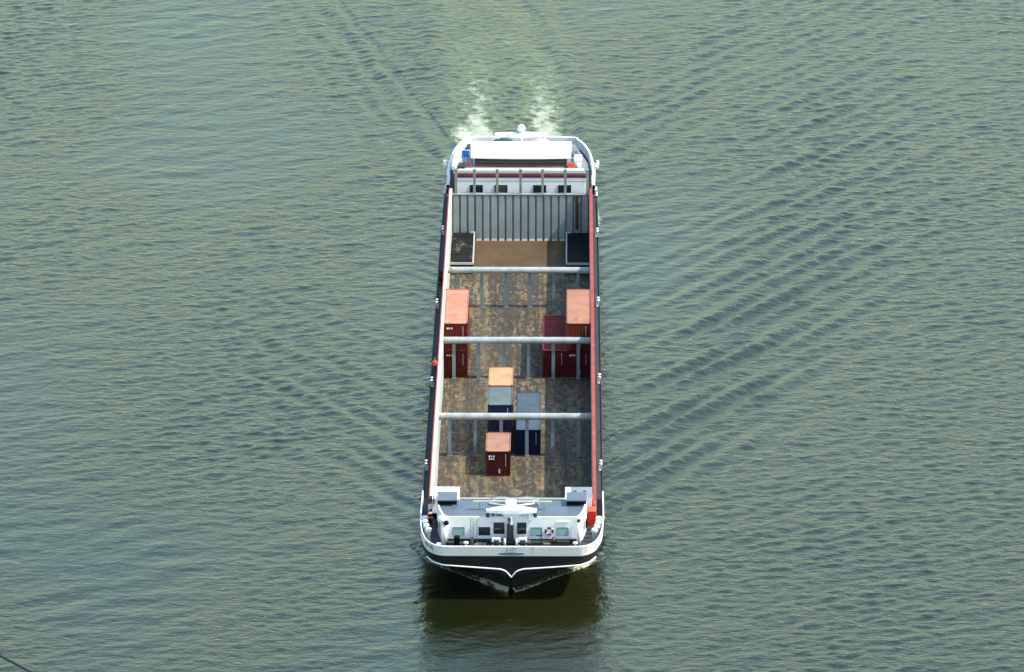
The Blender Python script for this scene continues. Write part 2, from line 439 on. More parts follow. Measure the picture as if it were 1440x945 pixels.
    me.materials.append(M['water']); me.update(); me.validate()
    o = link('river', me); o['kind'] = 'structure'
    return o
river()

# ------------------------------------------------------------------ the barge
barge = thing('cargo_barge', (ORG.x, ORG.y, 0), ROTZ, 'long black inland cargo barge with white bow and open hold under way on the river', 'barge')
FLOOR, COAM, DECK, FDECK = -0.8, 5.1, 3.9, 4.36

# hull rows from stem to stern (half breadth, station)
top_plan = [(0, -2.95), (3, -2.95), (5.9, -2.93), (6.75, -2.74), (7.35, -2.2), (7.85, -1.2), (8.2, .3), (8.42, 2), (8.55, 4.5), (8.6, 8), (8.6, 14)]
mid_plan = [(u * .995, v + .36 if v < 2 else v) for u, v in top_plan]
aft = [(8.6, 20), (8.6, 60), (8.55, 105), (8.45, 118), (8.3, 126), (8.1, 130), (7.75, 134), (7.2, 137), (6.4, 139.4), (5.2, 140.3), (0, 140.5)]
low_aft = [(8.6, 20), (8.6, 60), (8.55, 105), (8.4, 118), (8.2, 124), (7.8, 127), (7.2, 130), (6.4, 133), (5.4, 135.5), (4.2, 137), (0, 137.4)]
rub_z = [2.35, 3.2, 3.5, 3.6, 3.66, 3.74, 3.82, 3.86, 3.9, 3.92, 3.92]
wl1 = [(0, -.55), (.9, .3), (2.2, 1.7), (3.4, 3.2), (4.6, 4.7), (5.8, 6.3), (6.8, 7.9), (7.55, 9.5), (8.1, 11.2), (8.45, 13), (8.6, 15)]
wl0 = [(0, 0), (.5, .55), (1.7, 2.1), (3.0, 3.9), (4.3, 5.5), (5.5, 6.9), (6.5, 8.3), (7.3, 9.8), (8.0, 11.6), (8.4, 13.4), (8.6, 16)]
wlm = [(u * .97, v + .5) for u, v in wl0]
def rows_half(sg):
    r = []
    zt = [4.4] * 7 + [4.4, 4.35, 4.25, 4.15]
    r.append([(sg * u, v, z) for (u, v), z in zip(mid_plan, zt)] + [(sg * u, v, 4.0) for u, v in aft])
    r.append([(sg * u, v + .04, z) for (u, v), z in zip(mid_plan, rub_z)] + [(sg * u, v, 3.5) for u, v in aft])
    mids = [((a[0] * .35 + b[0] * .65), (a[1] * .35 + b[1] * .65)) for a, b in zip(mid_plan, wl1)]
    r.append([(sg * u, v, z * .55 + .75) for (u, v), z in zip(mids, rub_z)] + [(sg * u, v, 2.6) for u, v in aft])
    r.append([(sg * u, v, 1.3) for u, v in wl1] + [(sg * u, v, 1.4) for u, v in aft])
    r.append([(sg * u, v, 0) for u, v in wl0] + [(sg * u, v, 0) for u, v in low_aft])
    r.append([(sg * u, v, -1.4) for u, v in wlm] + [(sg * u, v, -1.4) for u, v in low_aft])
    return r
hb = MB()
for sg in (1, -1):
    rr = rows_half(sg)
    hb.grid(rr if sg > 0 else [list(reversed(r)) for r in rr])
hull = hb.build('hull', M['black'], barge); smooth_by_angle(hull, 30)
# white rubbing strake along the knuckle of the bow
pl = [(-u, v - .02, z) for (u, v), z in zip(mid_plan[:6], rub_z[:6])]
pl = pl[::-1] + [(u, v - .02, z) for (u, v), z in zip(mid_plan[1:6], rub_z[1:6])]
def dense(path, k=6):
    P = [Vector(p) for p in path]; out = []
    for i in range(len(P) - 1):
        p0, p1, p2, p3 = P[max(i - 1, 0)], P[i], P[i + 1], P[min(i + 2, len(P) - 1)]
        for j in range(k):
            t = j / k
            out.append(.5 * ((2 * p1) + (p2 - p0) * t + (2 * p0 - 5 * p1 + 4 * p2 - p3) * t * t + (3 * p1 - p0 - 3 * p2 + p3) * t ** 3))
    return out + [P[-1]]
def strake(sg):
    pts = [(0, mid_plan[0][1] + .06, 2.32), (.22, mid_plan[0][1] + .02, 2.62), (.55, mid_plan[0][1] - .0, 2.95), (1.1, mid_plan[0][1] - .0, 3.14), (1.8, mid_plan[0][1], 3.2)]
    pts += [(u, v, z) for (u, v), z in list(zip(mid_plan, rub_z))[2:6]]
    return [(sg * x, y - .03, z) for x, y, z in pts]
# refine the hull rub row near the stem so the strake sits on the plating
MB().tube(dense(strake(1)), .075, 6).tube(dense(strake(-1)), .075, 6).build('rubbing_strake', M['white'], hull, True)
MB().bar((0, -2.5, 2.9), (0, -.05, .0), .22, .3).bar((0, -.05, 0), (0, .3, -1.3), .22, .3).build('stem_bar', M['black'], hull)
# bow bulwark: white band, open at the back
bw = MB()
def plan_full(plan): return [(-u, v) for u, v in plan[::-1]] + [(u, v) for u, v in plan[1:]]
tp = [(p.x, p.y) for p in dense([(x, y, 0) for x, y in plan_full(top_plan)], 4)]
mp = [(p.x, p.y) for p in dense([(x, y, 0) for x, y in plan_full(mid_plan)], 4)]
def ztop(v): return 5.4 if v < 5 else 5.4 - (v - 5) / 9 * .3
def zbot(v): return 4.41 - max(0, min(1, (v - 2) / 12)) * .26
def inward(x, y, d): 
    k = max(0, 1 - d / max(1e-3, math.hypot(x, y - 20))); return (x * k, 20 + (y - 20) * k)
outer_t = [(x, y, ztop(y)) for x, y in tp]; outer_b = [(x * 1.001, y - .012, zbot(y)) for x, y in mp]
inner_t = [(*inward(x, y, .16), ztop(y)) for x, y in tp]; inner_b = [(*inward(x, y, .16), 4.0) for x, y in mp]
bw.grid([outer_t, outer_b]); bw.grid([inner_b, inner_t]); bw.grid([inner_t, outer_t])
bulwark = bw.build('bow_bulwark', M['white'], barge)
MB().tube([(x, y, z + .02) for x, y, z in [((a[0] + b[0]) / 2, (a[1] + b[1]) / 2, a[2]) for a, b in zip(outer_t, inner_t)]], .075, 6).build('cap_rail', M['white'], bulwark, True)
MB().tube([(x, y - .015, z - .02) for x, y, z in outer_b], .035, 6).build('red_trim_line', M['darkred'], bulwark, True)
# emblem at the middle of the bow: grey letters over a blue lens
em = link('emblem_letters', text_mesh('emblem_letters', 'HP', .82, M['mark_grey']), bulwark, (-.02, -2.79, 4.80)); em.rotation_euler = (math.atan2(1.29, -.35) , 0, 0)
eb = MB()
lens = [(1.25 * math.cos(a), .13 * math.sin(a)) for a in [k * math.pi / 12 for k in range(24)]]
eb.hexa([(x, -2.745 - .29 * .0, z) for x, z in lens], [(x, -2.765, z) for x, z in lens])
o = eb.build('emblem_lens', M['mark_blue'], bulwark); o.location = (0, 0, 4.66)
pk = MB(); pk.bar((-.62, -2.95, 5.30), (-.1, -2.96, 5.42), .03, .05); pk.bar((.1, -2.96, 5.42), (.62, -2.95, 5.28), .03, .05)
pk.build('emblem_peak', M['mark_grey'], bulwark)
# faded lettering on the port and starboard shoulders (too worn to read): dark letter-sized strokes
def shoulder_marks(sg, n, mat, seed):
    rg = random.Random(seed)
    for i in range(n):
        f = (5.05 - i * .42)                                  # index along the shoulder
        a = int(f); t = f - a
        def at(pl, k): return Vector((pl[k][0] * (1 - t) + pl[k + 1][0] * t, pl[k][1] * (1 - t) + pl[k + 1][1] * t, 0))
        T, B = at(top_plan, a), at(mid_plan, a)
        T.z, B.z = 5.7, 4.4
        d = (at(top_plan, a) - Vector((top_plan[a][0], top_plan[a][1], 0)))
        along = (Vector((*top_plan[a + 1], 0)) - Vector((*top_plan[a], 0))).normalized()
        out = Vector((along.y, -along.x, 0)) * .045
        m = MB()
        for q in ((.30, 0), (.30, .3), (.55, .15)):
            p0 = T.lerp(B, .34) + out + along * (q[1] - .15); p1 = T.lerp(B, .34 + q[0] * .7) + out + along * (q[1] - .15 + rg.uniform(-.1, .1))
            P0 = Vector((sg * p0.x, p0.y, p0.z)); P1 = Vector((sg * p1.x, p1.y, p1.z))
            m.bar(P0, P1, .05, .09)
        m.bar(*(Vector((sg * p.x, p.y, p.z)) for p in (T.lerp(B, .45) + out - along * .18, T.lerp(B, .45 + rg.uniform(0, .15)) + out + along * .18)), .05, .08)
        m.build('letter', mat, bulwark)
shoulder_marks(-1, 5, M['mark_dark'], 2)
shoulder_marks(1, 3, paint('ghost_lettering', (.60, .52, .50), .6, .1, 6), 3)

# decks
fd = MB(); fd.prism([inward(x, y, .1) for x, y in mp], FDECK - .2, FDECK)
fd.build('fore_deck', M['deck'], barge)
for sg in (-1, 1):
    m = MB(); xs = sorted((sg * 7.9, sg * 8.58)); 
    m.hexa([(xs[0], 14, 3.6), (xs[1], 14, 3.6), (xs[1] - (.12 if sg > 0 else 0), 119, 3.6), (xs[0] + (.12 if sg < 0 else 0), 119, 3.6)],
           [(xs[0], 14, DECK), (xs[1], 14, DECK), (xs[1] - (.12 if sg > 0 else 0), 119, DECK), (xs[0] + (.12 if sg < 0 else 0), 119, DECK)])
    sdk = m.build('side_deck', M['deck'], barge)
    MB().tube([(sg * 8.56, 14.2, 4.02), (sg * 8.56, 60, 4.02), (sg * 8.51, 105, 4.02), (sg * 8.41, 118, 4.02)], .06, 6).build('gunwale_rail', M['iron'], sdk)
ap = [(8.3, 119)] + [(u - .1, v - .05) for u, v in aft[4:-1]]
MB().prism([(-u, v) for u, v in ap] + [(u, v) for u, v in ap[::-1]], 3.8, 4.0).build('aft_deck', M['deck'], barge)

# hold: bottom, plates, walls, coaming
hf = MB().box(-7.8, 7.8, 12, 118.6, FLOOR - .25, FLOOR - .03).build('hold_floor', M['floor_base'], barge)
lane = 15.1 / 6
seams = [12.6, 18.7, 24.7, 30.7, 36.8, 42.6, 48.9, 55.2, 61.5, 67.9, 74.2, 80.5, 86.8, 93.1, 99.4, 105.6]
pm = MB().box(-lane / 2 + .012, lane / 2 - .012, .012, 6.05, -.05, 0).mesh('floor_plate', M['floor'])
for i in range(6):
    for k in range(len(seams) - 1):
        L = seams[k + 1] - seams[k]
        o = link('floor_plate', pm, hf, (-7.55 + lane * (i + .5), seams[k], FLOOR)); o.scale = (1, L / 6.062, 1)
pb = MB().box(-7.55, 7.55, 105.62, 118.2, -.05, 0).build('brown_floor_plate', M['floor_brown'], hf); pb.location = (0, 0, FLOOR)
for sg, nm in ((-1, 'left'), (1, 'right')):
    x0, x1 = sorted((sg * 7.57, sg * 7.9))
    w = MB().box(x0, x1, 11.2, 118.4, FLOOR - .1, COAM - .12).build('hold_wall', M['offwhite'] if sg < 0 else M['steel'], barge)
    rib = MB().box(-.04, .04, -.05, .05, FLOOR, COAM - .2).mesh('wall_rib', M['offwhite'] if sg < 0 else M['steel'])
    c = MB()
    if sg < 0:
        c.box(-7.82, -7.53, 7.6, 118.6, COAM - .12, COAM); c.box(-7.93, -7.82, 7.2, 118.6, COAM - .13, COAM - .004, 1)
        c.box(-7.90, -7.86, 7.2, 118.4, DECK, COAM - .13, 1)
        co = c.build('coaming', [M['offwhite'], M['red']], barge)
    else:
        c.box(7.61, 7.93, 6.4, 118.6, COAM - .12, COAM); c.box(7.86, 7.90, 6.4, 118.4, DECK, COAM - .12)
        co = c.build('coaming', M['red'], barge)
    br = MB().hexa([(sg * 7.9, -.02, DECK), (sg * 7.9, .02, DECK), (sg * 7.99, .02, DECK), (sg * 7.99, -.02, DECK)],
                   [(sg * 7.9, -.02, COAM - .14), (sg * 7.9, .02, COAM - .14), (sg * 7.92, .02, COAM - .14), (sg * 7.92, -.02, COAM - .14)]).mesh('coaming_bracket', M['red'])
    for k in range(34): link('bracket', br, co, (0, 16 + k * 3.05, 0))
MB().box(-7.55, 7.55, 12.0, 12.5, FLOOR - .1, COAM - .1).build('fore_bulkhead', M['steel'], barge)

# transverse beams on posts
for bi, v in enumerate((42.75, 68.1, 93.2)):
    b = MB().tube([(-7.56, v - .35, 3.36), (0, v - .35, 3.36), (7.56, v - .35, 3.36)], .35, 20).build('cross_beam', M['beam'], barge); smooth_by_angle(b, 40)
    pm_ = MB().box(-.17, .17, -.14, .14, FLOOR, 3.0).box(-.24, .24, -.2, .2, FLOOR, FLOOR + .08).mesh('beam_post', M['post'])
    for x in (-6.5, -3.95, -1.38, 1.17, 3.73, 6.3): link('post', pm_, b, (x, v - .30, 0))
    cl = MB().tube([(-.05, 0, 0), (.05, 0, 0)], .37, 20).mesh('weld_collar', M['beam'])
    for x in (-7.3, -4.9, -2.45, 0, 2.45, 4.9, 7.3): link('weld_collar', cl, b, (x, v - .35, 3.36))

# corrugated aft bulkhead, panel by panel
bk = MB().box(-7.57, 7.57, 118.45, 118.7, FLOOR, 4.45).build('aft_bulkhead', M['steel'], barge)
NP = 18; pw = 15.1 / NP
cp = MB().hexa([(-pw / 2 + .02, .28, 0), (-pw / 2 + .14, 0, 0), (pw / 2 - .14, 0, 0), (pw / 2 - .02, .28, 0)],
               [(-pw / 2 + .02, .28, 5.24), (-pw / 2 + .14, 0, 5.16), (pw / 2 - .14, 0, 5.16), (pw / 2 - .02, .28, 5.24)])
cpm = cp.mesh('corrugated_panel', M['steel'])
ft = MB().hexa([(-.3, -.12, 0), (.3, -.12, 0), (.34, .1, 0), (-.34, .1, 0)], [(-.26, -.02, .2), (.26, -.02, .2), (.3, .1, .2), (-.3, .1, .2)]).mesh('panel_foot', M['beam'])
for i in range(NP):
    x = -7.55 + pw * (i + .5)
    link('corrugated_panel', cpm, bk, (x, 118.17, FLOOR))
    link('panel_foot', ft, bk, (x, 118.17, FLOOR))
MB().box(6.05, 6.4, 117.98, 118.16, FLOOR + 1.3, 4.42).build('red_ladder_guard', M['darkred'], bk)
MB().box(-7.57, 7.57, 118.1, 118.75, 4.452, 4.53).build('bulkhead_cap', M['steel'], bk)
for x in (-7.14, -5.1, -2.59, 0, 2.42, 4.93, 7.37):
    MB().box(x - .14, x + .14, 118.3, 118.55, 4.54, 7.25).box(x - .19, x + .19, 118.22, 118.6, 7.25, 7.33).build('guide_post', M['olive'], barge)

# ------------------------------------------------------------------ aft deckhouse and wheelhouse
ah = MB().prism([(-7.3, 119.9), (7.3, 119.9), (7.3, 123.5), (5.9, 131.5), (-5.9, 131.5), (-7.3, 123.5)], 4.003, 6.4).build('aft_house', M['white'], barge)
MB().prism([(-7.45, 119.8), (7.45, 119.8), (7.45, 123.6), (6.0, 131.7), (-6.0, 131.7), (-7.45, 123.6)], 6.403, 6.5).build('house_roof', paint('pale_grey_deck_paint', (.14, .16, .165), .5, .12, .6, (.10, .11, .105), (.6, .75), 1), ah)
MB().box(-7.32, 7.32, 119.86, 119.9, 5.93, 6.13).build('red_stripe', M['darkred'], ah)
MB().box(-7.31, 7.31, 119.87, 119.9, 6.13, 6.36).build('pink_stripe', M['red'], ah)
MB().box(-7.31, 7.31, 119.87, 119.9, 5.55, 5.6).build('grey_trim', M['post'], ah)
for x, gm in ((-4.9, 'dark_glass'), (-2.18, 'olive_glass'), (2.1, 'dark_glass'), (4.86, 'dark_glass')):
    f = MB()
    for a in ((-.72, -.64, 4.2, 5.02), (.64, .72, 4.2, 5.02), (-.72, .72, 5.02, 5.1), (-.72, .72, 4.12, 4.2)): f.box(x + a[0], x + a[1], 119.82, 119.899, a[2], a[3])
    f = f.build('window', M['iron'], ah)
    MB().box(x - .64, x + .64, 119.86, 119.898, 4.2, 5.02).build('pane', M[gm], f)
# wheelhouse, lowered behind the hold
wh = MB().hexa([(-5.25, 122.7, 6.5), (5.25, 122.7, 6.5), (5.25, 128.4, 6.5), (-5.25, 128.4, 6.5)], [(-5.25, 122.7, 7.45), (5.25, 122.7, 7.45), (5.25, 128.4, 7.45), (-5.25, 128.4, 7.45)]).build('wheelhouse', M['white'], barge)
arc = []
for k in range(13):
    t = -1 + k / 6; arc.append((t * 5.55, 122.0 + .28 * t * t))
MB().prism(arc + [(5.62, 128.8), (-5.62, 128.8)], 7.46, 7.62).build('wheelhouse_roof', M['white'], wh)
for a, b in ((-5.1, -1.75), (-1.7, 1.7), (1.75, 5.1)):
    w = MB().box(a, b, 122.55, 122.699, 6.68, 7.4).build('front_window', M['dark_glass'], wh)
    MB().box(a - .02, a + .02, 122.52, 122.55, 6.68, 7.4).build('mullion', M['iron'], w)
MB().box(-5.2, 5.2, 122.45, 122.699, 6.503, 6.60).build('window_sill', M['red'], wh)
MB().box(-7.0, 7.0, 120.6, 121.6, 6.503, 6.56).build('roof_walkway', M['offwhite'], wh)
# mast behind the wheelhouse: post, tapered cross tree, radar dome, lights
mast = MB().tube([(0, 129.4, 6.5), (0, 129.4, 8.5)], [.28, .22], 12).build('radar_mast', M['white'], barge, True)
ct = MB()
ct.hexa([(-2.95, 129.2, 8.15), (0, 129.15, 7.85), (2.95, 129.2, 8.15), (2.95, 129.75, 8.2), (0, 129.8, 8.0), (-2.95, 129.75, 8.2)],
        [(-2.95, 129.2, 8.35), (0, 129.15, 8.42), (2.95, 129.2, 8.35), (2.95, 129.75, 8.38), (0, 129.8, 8.5), (-2.95, 129.75, 8.38)])
ct.build('cross_tree', M['white'], mast)
MB().lathe([(.18, 0), (.22, .12), (.36, .18), (.44, .34), (.46, .5), (.42, .68), (.30, .84), (.12, .92), (.02, .94)], (0, 129.5, 8.45), 16).build('radar_dome', M['white'], mast, True)
for x in (-2.6, 2.6):
    MB().lathe([(.10, -.35), (.13, -.3), (.13, -.05), (.06, 0)], (x, 129.3, 8.1), 10).build('mast_light', M['white'], mast, True)
# canvas awnings on hoops behind the wheelhouse
for sg, mt in ((-1, 'green'), (1, 'cream')):
    rows = []
    for k in range(9):
        a = math.pi * k / 8
        rows.append([(sg * (2.0 + 1.45 * math.cos(a)), y, 6.52 + .85 * math.sin(a)) for y in (129.0, 131.2)])
    aw = MB().grid(rows).build('awning', M[mt], barge, True)
    MB().tube([(r[0][0], 128.95, r[0][2]) for r in rows], .07, 6).build('awning_hoop', M['white'], aw, True)
# stern bulwark
sb = [(8.25, 120.2), (8.2, 124)] + [(u - .02, v) for u, v in aft[4:-1]]
sp = [(p.x, p.y) for p in dense([(-u, v, 0) for u, v in sb] + [(u, v, 0) for u, v in sb[::-1]], 3)]
m = MB()
def inn(x, y, d): k = 1 - d / max(.1, math.hypot(x, y - 122)); return (x * k, 122 + (y - 122) * k)
o_t = [(x, y, 5.0) for x, y in sp]; o_b = [(x, y, 3.98) for x, y in sp]; i_t = [(*inn(x, y, .34), 5.0) for x, y in sp]; i_b = [(*inn(x, y, .34), 4.0) for x, y in sp]
m.grid([o_b, o_t]); m.grid([i_t, i_b]); m.grid([o_t, i_t])
sbw = m.build('stern_bulwark', M['white'], barge)
# boom lying along the left side of the stern, winch gear under it
bm = MB().bar((-7.45, 120.7, 6.8), (-6.0, 132.8, 7.25), .42, .42).build('crane_boom', M['white'], barge)
MB().tube([(-7.25, 121.2, 6.6), (-6.9, 126, 6.75), (-6.2, 131.5, 6.9)], .14, 8).build('boom_brace', M['white'], bm, True)
MB().lathe([(.35, 0), (.35, .25), (.2, .3), (.2, 1.0), (.26, 1.1)], (-7.1, 121.0, 5.6), 12).build('boom_pedestal', M['iron'], bm)
MB().bar((-6.0, 128, 6.75), (-5.9, 130, 6.75), .35, .4).build('boom_winch', M['iron'], bm)
# blue passing board on its post
bd = MB().box(-6.17, -6.09, 123.9, 124.0, 6.5, 7.2).build('blue_board_post', M['white'], barge)
MB().box(-6.6, -5.68, 123.82, 123.89, 7.08, 8.0).build('board_frame', M['white'], bd)
MB().box(-6.54, -5.74, 123.79, 123.819, 7.14, 7.94).build('blue_board', M['board_blue'], bd)
# lockers, liferaft box, tripod on the aft house roof
lk = MB().box(5.2, 6.0, 121.6, 122.4, 6.503, 6.95).build('orange_locker', M['locker_orange'], barge)
MB().box(6.27, 6.75, 121.7, 122.4, 6.503, 6.95).build('white_locker', M['white'], lk)
MB().box(5.15, 6.05, 121.55, 122.45, 6.95, 7.0).build('locker_lid', M['red'], lk)
tr = MB()
for a in ((-.35, 0), (.3, -.2), (.1, .35)): tr.tube([(-5.75 + a[0], 122.0 + a[1], 6.5), (-5.75, 122.0, 7.25)], .06, 6)
tr.build('red_tripod', M['red'], barge)
MB().box(-6.9, -6.2, 121.3, 122.6, 6.503, 6.85).build('hatch_box', M['iron'], barge)
MB().box(-7.0, -6.6, 122.8, 123.6, 6.503, 7.1).build('vent_box', M['white'], barge)
MB().box(5.9, 6.8, 123.2, 125.6, 6.503, 7.0).build('roof_locker', M['white'], barge)
MB().box(5.75, 6.35, 126.4, 128.0, 6.503, 6.75).build('skylight', M['dark_glass'], barge)
for sg in (-1, 1):
    c = Vector((sg * 8.3, 128.1, 5.15)); m = MB().tube([c + Vector((-.25, 0, .1)), c + Vector((.45 * sg, 0, .15))], .1, 8)
    m.box(c.x + (.25 * sg) - .15, c.x + .25 * sg + .15, c.y - .15, c.y + .15, c.z - .4, c.z + .45)
    m.bar(c + Vector((0, -.6, -.05)), c + Vector((.3 * sg, .3, .1)), .12, .12)
    m.build('side_light', M['white'], barge)

# ------------------------------------------------------------------ fore deckhouse
hp = [(-7.0, 6.05), (-7.0, 5.2), (-6.82, 3.4), (-6.55, 2.0), (-6.3, 1.2), (-6.1, 1.0), (6.1, 1.0), (6.3, 1.2), (6.55, 2.0), (6.82, 3.4), (7.0, 5.2), (7.0, 6.05)]
MB().prism(hp, FDECK + .003, 6.86).build('fore_house', M['white'], barge)
fh = bpy.data.objects['fore_house']
hr = [(x, y) for x, y in hp[1:-1]]
rf = [(-6.86, 6.0)] + [(x * .98, y + .14) for x, y in hr] + [(6.86, 6.0)]
MB().prism(rf, 6.862, 6.92).build('house_roof', M['roofgrey'], fh)
pw_ = MB()
ring = [(x, y, 0) for x, y in hr]
for a, b in zip(ring[:-1], ring[1:]):
    A, B = Vector(a), Vector(b); A2 = Vector((A.x * .978, A.y + .14, 0)); B2 = Vector((B.x * .978, B.y + .14, 0))
    pw_.hexa([p + Vector((0, 0, 6.863)) for p in (A, B, B2, A2)], [p + Vector((0, 0, 7.02)) for p in (A, B, B2, A2)])
pw_.build('parapet', M['white'], fh)
MB().box(-6.9, 6.9, 6.06, 11.9, FDECK + .003, 4.9).build('rear_casing', M['deck'], fh)
MB().box(-6.05, 6.05, .93, .998, FDECK + .003, 4.86).build('kick_plate', M['iron'], fh)
def win(x0, x1, z0, z1, gm, frame='iron', t=.06, y=1.0):
    f = MB()
    f.box(x0, x0 + t, y - .06, y - .001, z0, z1); f.box(x1 - t, x1, y - .06, y - .001, z0, z1)
    f.box(x0 + t, x1 - t, y - .06, y - .001, z1 - t, z1); f.box(x0 + t, x1 - t, y - .06, y - .001, z0, z0 + t)
    f = f.build('window', M[frame], fh)
    MB().box(x0 + t, x1 - t, y - .03, y - .0015, z0 + t, z1 - t).build('pane', M[gm], f)
    return f
win(-5.51, -4.35, 5.2, 6.0, 'green_glass', 'post'); win(-3.06, -1.98, 5.2, 6.0, 'dark_glass')
win(-1.67, -.66, 5.35, 6.45, 'dark_glass', 'iron', .05); win(.52, 1.38, 5.35, 6.45, 'dark_glass', 'iron', .05)
win(1.76, 2.86, 5.2, 6.0, 'green_glass', 'post'); win(4.2, 5.28, 5.2, 6.0, 'green_glass', 'post')
for x in (-1.25, 4.75):
    MB().box(x - .6, x + .6, .9, .995, 6.52, 6.57).build('drip_ledge', M['white'], fh)
# hoods over the stairways at the rear corners of the roof
for sg in (-1, 1):
    x0, x1 = sorted((sg * 5.1, sg * 6.98))
    hd = MB().hexa([(x0, 4.2, 7.45), (x1, 4.2, 7.45), (x1, 6.4, 7.5), (x0, 6.4, 7.5)], [(x0, 4.2, 7.55), (x1, 4.2, 7.55), (x1, 6.4, 7.62), (x0, 6.4, 7.62)]).build('stair_hood', M['roofgrey'], fh)
    MB().box(x0 + .03, x1 - .03, 4.7, 6.35, 6.93, 7.45).build('hood_shade_block', M['rubber'], hd)  # solid black block standing in for the shadow under the hood
# white boxes over the front corners of the hold
for sg in (-1, 1):
    x0, x1 = sorted((sg * 4.98, sg * 7.5))
    bx = MB().box(x0, x1, 7.9, 11.5, 5.0, 6.4).build('corner_hatch', M['white'], barge)
    if sg > 0:
        for x in (5.9, 6.8): MB().lathe([(.14, 0), (.16, .06), (.05, .1)], (x, 10.2, 6.4), 10).build('hatch_knob', M['iron'], bx)
        MB().box(5.5, 7.49, 7.95, 11.45, 6.403, 6.43).build('hatch_top_panel', paint('dull_grey_panel', (.17, .20, .215), .5, .15, .6), bx)  # thin grey panel over most of the white top
    for q in (0, 1): MB().box(x0 + .1 + q * .25, x0 + .2 + q * .25, 7.6, 7.85, 6.0, 6.75).build('hatch_stanchion', M['iron'] if q == 0 else M['white'], bx)
# signal mast folded on the roof: post, cross platform, cream spars, struts
fm = MB().tube([(0, .75, FDECK), (0, .75, 7.6)], [.2, .17], 12).build('signal_mast', M['white'], barge, True)
MB().hexa([(-2.35, .55, 7.55), (-.7, .35, 7.5), (.7, .35, 7.5), (2.35, .55, 7.55), (2.35, 1.05, 7.55), (.6, 1.5, 7.55), (-.6, 1.5, 7.55), (-2.35, 1.05, 7.55)],
          [(-2.35, .55, 7.8), (-.7, .35, 7.85), (.7, .35, 7.85), (2.35, .55, 7.8), (2.35, 1.05, 7.8), (.6, 1.5, 7.95), (-.6, 1.5, 7.95), (-2.35, 1.05, 7.8)]).build('cross_platform', M['white'], fm)
MB().hexa([(-.55, .6, 7.1), (.55, .6, 7.1), (.55, .85, 7.1), (-.55, .85, 7.1)], [(-1.0, .6, 7.5), (1.0, .6, 7.5), (1.0, .95, 7.5), (-1.0, .95, 7.5)]).build('platform_bracket', M['white'], fm)
MB().box(-.55, .45, 1.6, 2.9, 7.55, 8.05).build('mast_hinge', M['white'], fm)
for sg in (-1, 1):
    MB().bar((sg * .3, 1.4, 7.95), (sg * 2.1, 2.9, 7.7), .1, .1).build('strut', M['white'], fm)
    MB().lathe([(.16, 0), (.18, .1), (.18, .38), (.1, .45)], (sg * 2.2, .75, 7.08), 10).build('lamp', M['iron'], fm, True)
    MB().box(sg * 1.72 - .12, sg * 1.72 + .12, .6, .9, 6.9 if sg > 0 else 7.25, 7.55).build('platform_leg', M['white'] if sg > 0 else M['iron'], fm)
sp_ = MB().bar((-3.6, 3.25, 7.72), (3.75, 3.25, 7.72), .3, .16).build('folded_spar', M['cream'], fm)
MB().bar((-1.5, 3.75, 7.8), (1.9, 3.75, 7.8), .2, .14).build('spar_rail', M['cream'], sp_)
for x in (-3.0, -1.2, 1.2, 3.0): MB().box(x - .05, x + .05, 3.2, 3.3, 6.92, 7.65).build('spar_stand', M['cream'], sp_)
# low domed skylights on the roof edge behind the spar
for xc, w in ((-1.0, 1.15), (1.35, 1.2)):
    rows = []
    for k in range(9):
        a = math.pi * k / 8
        rows.append([(xc + w * math.cos(a), y, 6.92 + .42 * math.sin(a) ** .7) for y in (4.4, 4.9, 5.9)])
    d = MB().grid(rows)
    d.add([r[0] for r in rows], [tuple(range(9))]); d.build('domed_skylight', M['skylight'], fh, True)
# cowl vents on the front corners
for sg in (-1, 1):
    c = MB().tube([(sg * 6.25, .72, FDECK), (sg * 6.25, .72, 6.6)], .3 if sg < 0 else .14, 14).build('cowl_vent', M['white'], barge, True)
    if sg < 0:
        MB().lathe([(.30, 0), (.46, .12), (.5, .3), (.42, .5), (.22, .62), (.03, .66)], (-6.4, .72, 6.6), 14).build('cowl_head', M['white'], c, True)
        MB().tube([(-6.12, .45, 6.66), (-6.0, .25, 6.6)], .24, 12).build('cowl_mouth', M['rubber'], c, True)
    else:
        MB().lathe([(.14, 0), (.18, .2), (.1, .3)], (6.25, .72, 6.6), 10).build('cowl_head', M['iron'], c, True)
for sg in (-1, 1):
    MB().box(sg * 6.93 - .06, sg * 6.93 + .06, 2.7, 3.2, 5.3, 6.1).build('side_port', M['dark_glass'], fh)
# windlasses and gear on the fore deck
def windlass(xc, sg):
    w = MB().box(xc - .75, xc + .75, -.75, .1, FDECK + .003, FDECK + .25).build('windlass', M['iron'], barge)
    MB().tube([(xc - .7, -.35, 4.95), (xc + .7, -.35, 4.95)], [.28, .28], 14).build('drum', M['iron'], w, True)
    MB().tube([(xc + .55 * sg, -.35, 4.95), (xc + .8 * sg, -.35, 4.95)], .42, 14).build('drum_flange', M['cream'], w, True)
    for x in (-.5, .15): MB().box(xc + x, xc + x + .14, -.6, -.05, FDECK + .25, 5.25).build('side_frame', M['white'], w)
    MB().box(xc - .5, xc + .3, -.58, -.12, 5.26, 5.38).build('gear_cover', M['white'], w)
    MB().lathe([(.16, 0), (.2, .05), (.12, .2), (.16, .3)], (xc - .1 * sg, -1.2, FDECK), 10).build('chain_stopper', M['cream'], w, True)
windlass(-1.3, 1); windlass(1.15, -1)
cc = MB().box(-.42, .2, .55, .98, FDECK, 6.35).build('anchor_locker', M['iron'], barge)
MB().box(-.6, .45, -.6, .4, FDECK, 5.0).build('locker_hood', M['rubber'], cc)
MB().tube([(-.2, .3, 5.0), (-.2, .2, 6.9)], .07, 8).build('light_pole', M['iron'], cc)
MB().lathe([(.12, 0), (.14, .2), (.08, .3)], (-.2, .2, 6.9), 10).build('pole_light', M['iron'], cc)
